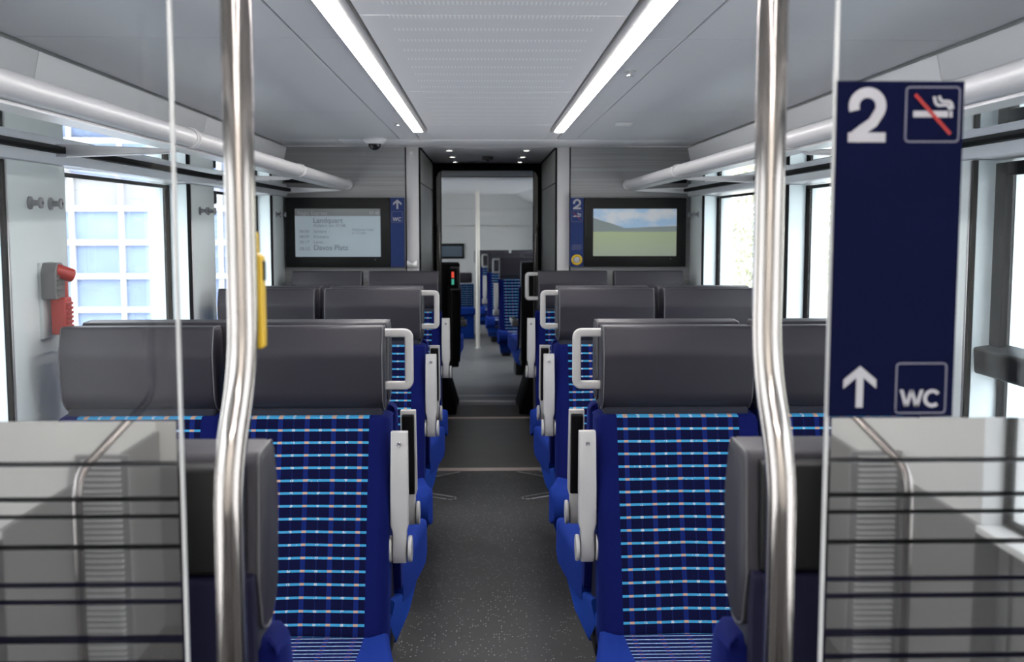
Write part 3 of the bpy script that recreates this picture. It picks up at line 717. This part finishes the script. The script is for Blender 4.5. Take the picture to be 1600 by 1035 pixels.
# --------------------------------------------------------------- glass partitions with frosted film
YG = 1.13
def zof(y, d=YG): return 1.46 - d * math.tan(math.atan((y - 517) / 1735) + R(5.5))
ZF = zof(655)
for s, side in ((-1, 'left'), (1, 'right')):
    e = thing('glass_partition', 'clear glass screen with frosted striped lower half on the %s' % side, 'glass screen', (s * .331, YG, 0))
    make('pane', lambda b, s=s: box(b, *sorted((s * .004, s * .835)), 0, .008, .06, 1.905), M['partglass'], e)
    make('polished_edge', lambda b, s=s: box(b, *sorted((.0008 * s, s * .004)), 0, .006, .06, 1.905), M['gedge'], e)
    def film(b, s=s):
        cuts = [(721.5, 8), (776, 8), (803, 7), (850, 8), (908.5, 8), (935, 8), (993, 13), (1030, 9), (1085, 9), (1120, 9), (1190, 10), (1260, 10), (1300, 10)]
        z1 = ZF
        for y, t in cuts:
            za, zb = zof(y - t / 2), zof(y + t / 2)
            box(b, *sorted((s * .0065, s * .833)), -.0012, -.0004, za, z1); z1 = zb
        box(b, *sorted((s * .0065, s * .833)), -.0012, -.0004, .10, z1)
    make('frosted_film', film, M['film'], e)
    make('floor_channel', lambda b, s=s: box(b, *sorted((0, s * .835)), -.015, .023, 0, .06), M['alu'], e, bevel=.003)
# main sign on the right pane
ZT1, ZB1 = zof(125), ZF + .0015
SX0, SX1 = .3335, .4625
e = thing('wayfinding_sign', 'tall navy sign with 2, no smoking, arrow and WC on the right glass screen', 'sign', (SX0, YG - .002, ZB1))
SW, SH = SX1 - SX0, ZT1 - ZB1
make('plate', lambda b: box(b, 0, SW, -.0015, .0, 0, SH), M['navy'], e)
def big2(b, x0, z0, h, w):
    t = h * .19; pts = []
    # top arc
    cx, cz, r = x0 + w * .50, z0 + h - t / 2 - (w - t) * .5, (w - t) / 2
    for i in range(17):
        a = R(200 - i * 14); pts.append((cx + r * math.cos(a) * 1.0, cz + r * math.sin(a) * .98))
    pts += [(x0 + w * .66, z0 + h * .36), (x0 + w * .40, z0 + h * .235), (x0 + w * .22, z0 + h * .14), (x0 + w * .16, z0 + h * .02)]
    stroke(b, pts, t, -.0022, -.0014)
    box(b, x0 + w * .005, x0 + w, -.0023, -.0013, z0, z0 + h * .175)
px = SW / 197.0
make('numeral', lambda b: big2(b, 18 * px, SH - 93 * px, 84 * px, 58 * px), M['ink'], e)
def rrect_line(b, x0, x1, z0, z1, t, r):
    o = rpoly([(x0, z0), (x1, z0), (x1, z1), (x0, z1)], r, 5); o = [Vector(p) for p in o]; o.append(o[0]); o.append(o[1])
    stroke(b, o, t, -.0022, -.0014)
def nosmoke(e, x0, z0, w):
    make('outline', lambda b: rrect_line(b, x0, x0 + w, z0, z0 + w, w * .03, w * .08), M['inkline'], e)
    def cig(b):
        box(b, x0 + w * .14, x0 + w * .79, -.0022, -.0014, z0 + w * .45, z0 + w * .565)
        box(b, x0 + w * .82, x0 + w * .87, -.0022, -.0014, z0 + w * .45, z0 + w * .565)
        sm = smooth_path([(x0 + w * .52, 0, z0 + w * .83), (x0 + w * .56, 0, z0 + w * .66), (x0 + w * .78, 0, z0 + w * .68), (x0 + w * .83, 0, z0 + w * .59)], w * .12, 5)
        stroke(b, [(p.x, p.z) for p in sm], w * .055, -.0022, -.0014)
        sm = smooth_path([(x0 + w * .61, 0, z0 + w * .84), (x0 + w * .65, 0, z0 + w * .74), (x0 + w * .84, 0, z0 + w * .74), (x0 + w * .87, 0, z0 + w * .60)], w * .10, 5)
        stroke(b, [(p.x, p.z) for p in sm], w * .055, -.0022, -.0014)
    make('cigarette_symbol', cig, M['ink'], e)
    make('red_bar', lambda b: stroke(b, [(x0 + w * .16, z0 + w * .86), (x0 + w * .84, z0 + w * .14)], w * .06, -.0030, -.0023), M['red'], e)
nosmoke(e, 107 * px, SH - 92 * px, 83 * px)
def arrow(b, x0, z0, w, h, t):
    box(b, x0 + w / 2 - t / 2, x0 + w / 2 + t / 2, -.0022, -.0014, z0, z0 + h * .88)
    c = x0 + w / 2; zt = z0 + h
    for s in (-1, 1):
        prism(b, [(c, zt), (c + s * w / 2, zt - w * .42), (c + s * w / 2, zt - w * .42 - t * 1.25), (c, zt - t * 1.25)], -.0023, -.0013, 'y')
make('arrow', lambda b: arrow(b, 22 * px, 15 * px, 52 * px, 66 * px, 11 * px), M['ink'], e)
def wc(e, x0, z0, w, bold=.028):
    make('outline', lambda b: rrect_line(b, x0, x0 + w, z0, z0 + w, w * .03, w * .08), M['inkline'], e)
    def W_(b):
        t = w * .072; zb = z0 + w * .12; zt = z0 + w * .47; xs = [x0 + w * v for v in (.11, .215, .315, .42, .52)]
        for i in range(4):
            a, c = ((xs[i], zt), (xs[i + 1], zb)) if i % 2 == 0 else ((xs[i], zb), (xs[i + 1], zt))
            prism(b, [(a[0] - t / 2, a[1]), (a[0] + t / 2, a[1]), (c[0] + t / 2, c[1]), (c[0] - t / 2, c[1])], -.0022, -.0014, 'y')
        cx, cz, r = x0 + w * .735, (zb + zt) / 2, w * .145
        stroke(b, [(cx + r * math.cos(R(a)), cz + r * 1.02 * math.sin(R(a))) for a in range(38, 324, 11)], t, -.0022, -.0014)
    make('lettering', W_, M['ink'], e)
wc(e, 106 * px, 6 * px, 79 * px)

# --------------------------------------------------------------- bent grab poles
for s, side, dx in ((-1, 'left', 0), (1, 'right', 0)):
    e = thing('grab_pole', 'bent polished steel grab pole beside the %s glass screen' % side, 'pole', (s * .2675, YG, 0))
    pts = smooth_path([(0, .0, 1.91), (0, .0, 1.315), (s * .0125, -.028, 1.215), (s * .0125, -.028, 0)], .05, 8)
    make('tube', lambda b: tube(b, pts, .0152, 28), M['steel'], e, smooth=60)
    make('floor_flange', lambda b, s=s: cyl(b, (s * .0125, -.028, 0), (0, 0, 1), .03, .012, 24), M['steel'], e)
    make('ceiling_flange', lambda b: cyl(b, (0, 0, 1.898), (0, 0, 1), .026, .012, 24), M['steel'], e)
    for z in (1.0, 0.5):
        make('glass_clamp', lambda b, s=s, z=z: cyl(b, (s * .015, -.026, z - .6), (s * .05, .028, 0), .007, .062, 12), M['steel'], e)
def ybtn(b):
    prism(b, rpoly([(-.004, 0), (.009, 0), (.009, .095), (.003, .098), (.003, .12), (-.004, .12)], .003), 0, .022, 'y')
e = thing('stop_button', 'yellow stop request button plate on the left grab pole', 'button', (-.2595, 1.145, 1.332))
make('plate', ybtn, M['yellow'], e, bevel=.003)
make('button_core', lambda b: box(b, .0085, .0105, .006, .016, .07, .09), M['blackplastic'], e)
make('pole_clip', lambda b: box(b, -.008, -.003, -.006, .012, .03, .09), M['blackplastic'], e)

# --------------------------------------------------------------- bulkhead monitors and signs
YM = YB
def P(x, y, d=YB):   # photograph position -> metres on the bulkhead
    return (-.022 + (x - 757) * d / 1735, 1.46 - d * math.tan(math.atan((y - 517) / 1735) + R(5.5)))
def rectP(b, x0, x1, y0, y1, ya, yb, d=YB):
    a = P(x0, y1, d); c = P(x1, y0, d); box(b, a[0], c[0], ya, yb, a[1], c[1])
def monitor(label, hx, hy, sx_, sy, smat):
    a = P(hx[0], hy[1]); e = thing('wall_monitor', label, 'monitor', (a[0], YM, a[1]))
    o = Vector((a[0], YM, a[1]))
    def rel(b, X, Y, ya, yb):
        p = P(X[0], Y[1]); q = P(X[1], Y[0]); box(b, p[0] - o.x, q[0] - o.x, ya, yb, p[1] - o.z, q[1] - o.z)
    make('housing', lambda b: rel(b, hx, hy, -.045, 0), M['blackplastic'], e, bevel=.004)
    sc = make('screen', lambda b: rel(b, sx_, sy, -.0475, -.0440), smat, e)
    make('power_lamp', lambda b: rel(b, (sx_[1] - 9, sx_[1] - 8), (sy[1] + 4, sy[1] + 5), -.0465, -.0440), M['lcd'], e)
    return e, o, sc
e, o, sc = monitor('black framed timetable monitor on the bulkhead left of the passage', (451, 612), (309, 416.5), (466, 597), (326, 400.5), M['lcd'])
def T(s_, x, y, size, m='lcdtext', bold=0.0):
    p = P(x, y); text(s_, size, M[m], 'lettering', sc, (p[0] - o.x, -.0482, p[1] - o.z), bold)
p = P(466, 337.5); q = P(597, 326)
make('title_bar', lambda b: box(b, p[0] - o.x, q[0] - o.x, -.0480, -.0474, p[1] - o.z, q[1] - o.z), M['lcdbar'], sc)
T('Regio Express', 470, 335.5, .030, 'ink'); T('07:48', 580, 335, .026, 'ink')
T('Landquart', 493.5, 348, .042, bold=.012); T('Abfahrt um 07:48', 494, 354.5, .026)
for i, (a_, b2_) in enumerate((('08:00', 'Schiers'), ('08:09', 'Klosters'), ('08:17', 'Laret'))):
    T(a_, 472, 363.5 + i * 8.2, .026); T(b2_, 494, 363.5 + i * 8.2, .026)
T('08:53', 472, 390.5, .028); T('Davos Platz', 494, 390, .042, bold=.012)
T('Nächster Halt', 553, 360.5, .022); T('in 12 min', 553, 365.5, .022)
monitor('black framed landscape monitor on the bulkhead right of the passage', (911, 1070), (309, 416), (925.5, 1055), (326, 399.5), M['land'])
def strip_sign(label, x0, x1, y0, y1):
    a = P(x0, y1); c = P(x1, y0)
    e = thing('wayfinding_sign', label, 'sign', (a[0], YM - .043, a[1])); w, h = c[0] - a[0], c[1] - a[1]
    make('plate', lambda b: box(b, 0, w, -.0015, .043, 0, h), M['signblue'], e)
    return e, w, h
e, w, h = strip_sign('narrow blue sign with arrow and WC beside the left monitor', 612.5, 633.5, 309, 416.5)
make('arrow', lambda b: arrow(b, w * .2, h * .84, w * .62, h * .135, w * .13), M['ink'], e)
wc(e, w * .1, h * .645, w * .8)
e, w, h = strip_sign('narrow blue sign with class 2, no smoking and yellow button beside the right monitor', 890, 910.5, 309, 416)
make('numeral', lambda b: big2(b, w * .2, h * .835, h * .15, w * .6), M['ink'], e)
nosmoke(e, w * .1, h * .655, w * .8)
make('small_print', lambda b: [box(b, w * .12, w * (.9 if i % 2 else .8), -.0022, -.0014, h * (.25 + i * .02), h * (.257 + i * .02)) for i in range(4)], M['inkline'], e)
rg = make('button_ring', lambda b: tube(b, [(w / 2 + w * .33 * math.cos(t * .2618), -.004, h * .10 + w * .33 * math.sin(t * .2618)) for t in range(24)], w * .09, 8, True), M['yellow'], e)
make('button_core', lambda b: cyl(b, (w / 2, 0, h * .10), (0, -1, 0), w * .22, .008), M['chrome'], e)
# door-post fittings
for (x, y, nm, lab, cat) in ((645, 239, 'key_switch', 'small round key switch high on the left door post', 'switch'),):
    p = P(x, y); e = thing(nm, lab, cat, (p[0], YB - .006, p[1]))
    make('plate', lambda b: box(b, -.012, .012, -.003, 0, -.035, .035), M['post'], e, bevel=.001, seg=1)
    make('lock', lambda b: cyl(b, (0, -.003, 0), (0, -1, 0), .009, .005), M['chrome'], e)
p = P(645, 412)
tag(make('door_wedge', lambda b: prism(b, [(-.03, 0), (-.03, .045), (0, .025), (.03, .045), (.03, 0)], -.03, 0, 'y'), M['alu'], bevel=.003, loc=(p[0], YB - .006, p[1] - .02)), 'small folded metal bracket low on the left door post', 'bracket')
# vertical grab rails on the gangway door edges
for s, side in ((-1, 'left'), (1, 'right')):
    e = thing('grab_rail', 'slim steel grab rail on the %s side of the gangway door' % side, 'rail', (s * .372, 8.18, 0))
    pts = smooth_path([(0, 0.06, 1.46), (0, -.03, 1.46), (-s * .02, -.05, 1.40), (-s * .025, -.05, .35), (0, -.02, .30), (0, .06, .30)], .03, 5)
    make('tube', lambda b: tube(b, pts, .008, 12), M['steel'], e)
# ceiling fittings
e = thing('security_camera', 'white dome security camera on the ceiling left of the passage', 'camera', (-.60, 5.95, CZ))
make('base', lambda b: (tube(b, [(0, 0, 0), (0, 0, -.012), (0, 0, -.028)], [.06, .06, .045], 28)), M['cove'], e, bevel=.002)
def dome(b):
    bmesh.ops.create_uvsphere(b, u_segments=24, v_segments=16, radius=.034)
    bmesh.ops.translate(b, verts=b.verts, vec=(0, 0, -.028))
make('dome', dome, pm('smoked_dome', (.02, .02, .02), .05), e)
def sprink(x, y, lab):
    e = thing('ceiling_sensor', lab, 'sensor', (x, y, CZ))
    make('rose', lambda b: cyl(b, (0, 0, 0), (0, 0, -1), .016, .004, 20), M['alu'], e)
    make('nozzle', lambda b: tube(b, [(0, 0, -.004), (0, 0, -.012), (0, 0, -.013), (0, 0, -.016)], [.006, .006, .011, .011], 16), M['chrome'], e)
sprink(.41, 3.32, 'small metal ceiling sensor right of the right light band')
sprink(-.41, 5.0, 'small metal ceiling sensor left of the left light band')
tag(make('smoke_detector', lambda b: box(b, -.035, .035, -.04, .04, -.012, 0), M['cove'], bevel=.004, loc=(.60, 5.0, CZ)), 'small square white detector on the right ceiling panel', 'detector')
tag(make('motion_sensor', lambda b: (box(b, -.035, .035, -.03, .03, -.02, 0), cyl(b, (0, -.005, -.02), (0, 0, -1), .012, .008, 16)), pm('sensor_grey', (.06, .06, .06), .5), bevel=.004, loc=(.0, 7.45, 1.905)), 'dark grey motion sensor at the centre of the passage ceiling', 'sensor')
for s in (-1, 1):
    for (x, y) in ((.50, 2.6), (.53, 3.15), (.50, 3.9), (.80, 2.62), (.80, 3.2)):
        pass
# floor trims (slot rings)
def slotring(s, lab):
    ax, ay, bx_, by_, w = s * .205, 5.83, s * .56, 6.06, .030
    d = Vector((bx_ - ax, by_ - ay, 0)).normalized(); nrm = Vector((-d.y, d.x, 0)); pts = []
    A = Vector((ax, ay, .001)); B = Vector((bx_, by_, .001))
    for i in range(13): t = R(90 + i * 15); pts.append(A + (nrm * math.sin(t) + d * math.cos(t)) * w)
    for i in range(13): t = R(270 + i * 15); pts.append(B + (nrm * math.sin(t) + d * math.cos(t)) * w)
    e = thing('floor_slot', lab, 'floor trim', (0, 0, 0))
    make('ring', lambda b: tube(b, pts, .003, 6, True), M['alu'], e)
    make('rivet', lambda b: [cyl(b, (p.x, p.y, .001), (0, 0, 1), .005, .003, 10) for p in pts[::4]], M['chrome'], e)
slotring(-1, 'oval metal slot ring set in the floor on the left near the sill')
slotring(1, 'oval metal slot ring set in the floor on the right near the sill')
for s, side in ((-1, 'left'), (1, 'right')):
    tag(make('floor_rail', lambda b, s=s: (tube(b, [(s * .17, 6.46, .001), (s * .40, 6.26, .001)], .004, 6), tube(b, [(s * .30, 6.47, .001), (s * .5, 6.36, .001)], .003, 6)), M['alu']), 'thin diagonal metal floor strips at the %s end of the sill' % side, 'floor trim')

# --------------------------------------------------------------- vestibule fittings behind the camera, plus an added light
for s, side in ((-1, 'left'), (1, 'right')):
    e = thing('wall_vent', 'ribbed vertical vent on the vestibule wall, %s side' % side, 'vent', (s * 1.12, -0.9, 0))
    make('frame', lambda b: box(b, -.075, .075, -.02, 0.0, .1, .80), M['ventback'], e)
    make('slats', lambda b: [box(b, -.055, .055, 0, .014, .11 + i * .0172, .117 + i * .0172) for i in range(40)], M['vest'], e)
    e = thing('hand_rail', 'bent steel hand rail beside the entrance door, %s side' % side, 'rail', (s * .74, 0, 0))
    pts = smooth_path([(0, -.13, 1.9), (0, -.13, 1.09), (s * .03, .24, 1.0), (s * .03, .24, .1)], .05, 6)
    make('tube', lambda b: tube(b, pts, .009, 12), M['steel'], e)

e = thing('added_wall_wash', 'added white light panel on the vestibule ceiling behind the camera', 'light', (0, -1.35, CZ))  # unseen lamp added to brighten the back wall reflected in the film
make('lens', lambda b: box(b, -.55, .55, -.06, .06, -.008, .0), emis('added_wash_glow', (1, .97, .93), 90), e, bevel=.002)
make('rim', lambda b: [box(b, x0, x1, y0, y1, -.010, .0) for x0, x1, y0, y1 in ((-.565, .565, -.075, -.062), (-.565, .565, .062, .075), (-.565, -.552, -.062, .062), (.552, .565, -.062, .062))], M['alu'], e)
# --------------------------------------------------------------- outside
tag(make('ground', lambda b: box(b, -60, 60, -40, 80, -1.1, -1.0), M['gravel']), 'pale gravel ground around the train', 'ground'); bpy.data.objects['ground']['kind'] = 'structure'
e = thing('depot_facade', 'white framed depot front with pale blue panes outside the left windows', 'building', (-9, 14.2, -1))
e.rotation_euler.z = R(2)
make('cladding', lambda b: box(b, 0, 6.9, .06, .3, 0, 5.5), M['greypane'], e)
for i in range(11):
    for j in range(5):
        make('pane', lambda b, i=i, j=j: box(b, .05 + i * .62, .60 + i * .62, .0, .05, .97 + j * .43 , 1.33 + j * .43), M['bluepane'] if j < 4 else M['greypane'], e)
def bars(b):
    for i in range(12): box(b, -.01 + i * .62, .06 + i * .62, -.05, .06, 0, 3.6 if i % 1 == 0 else 3)
    for j in range(7): box(b, 0, 6.9, -.055, .06, .90 + j * .43, .975 + j * .43)
    box(b, 0, 6.9, -.04, .06, 0, .92)
make('frame', bars, M['facade'], e)
def tree(x, y, h, lab, seed, cw=1.3):
    rnd = random.Random(seed); e = thing('tree', lab, 'tree', (x, y, -1), group='trees outside the right windows')
    def tr(b):
        tube(b, [(0, 0, 0), (.05, 0, h * .4), (-.05, .1, h * .8)], [.11, .08, .03], 10)
        for i in range(9):
            a = rnd.uniform(0, 6.28); z = h * rnd.uniform(.3, .75); tube(b, [(0, 0, z), (cw * .7 * math.cos(a), cw * .7 * math.sin(a), z + h * .2)], [.035, .008], 6)
    make('trunk', tr, M['bark'], e)
    def lf(b):
        for i in range(2600):
            while True:
                v = Vector((rnd.uniform(-1, 1), rnd.uniform(-1, 1), rnd.uniform(-1, 1)))
                if v.length < 1: break
            p = Vector((v.x * cw, v.y * cw, h * .62 + v.z * h * .40)); a = Vector((rnd.gauss(0, 1), rnd.gauss(0, 1), rnd.gauss(0, 1))).normalized(); c = a.orthogonal().normalized(); s_ = .055
            vs = [b.verts.new(p + a * s_), b.verts.new(p + c * s_ * .5), b.verts.new(p - a * s_), b.verts.new(p - c * s_ * .5)]; b.faces.new(vs)
    make('foliage', lf, M['leaf'], e)
for i, (x, y, h, w) in enumerate(((7.0, 9.5, 3.4, 'nearest low leafy'), (9.5, 14, 4.6, 'tall pale'), (6.6, 13.5, 3.0, 'small bushy'), (11, 20, 5.0, 'farthest broad'), (4.9, 17.5, 3.2, 'slender'))):
    tree(x, y, h, w + ' tree outside the right windows', i + 3)
tag(make('garden_wall', lambda b: box(b, 12.5, 12.8, 2, 40, -1, 2.2), M['concrete']), 'pale concrete wall behind the trees on the right', 'wall')
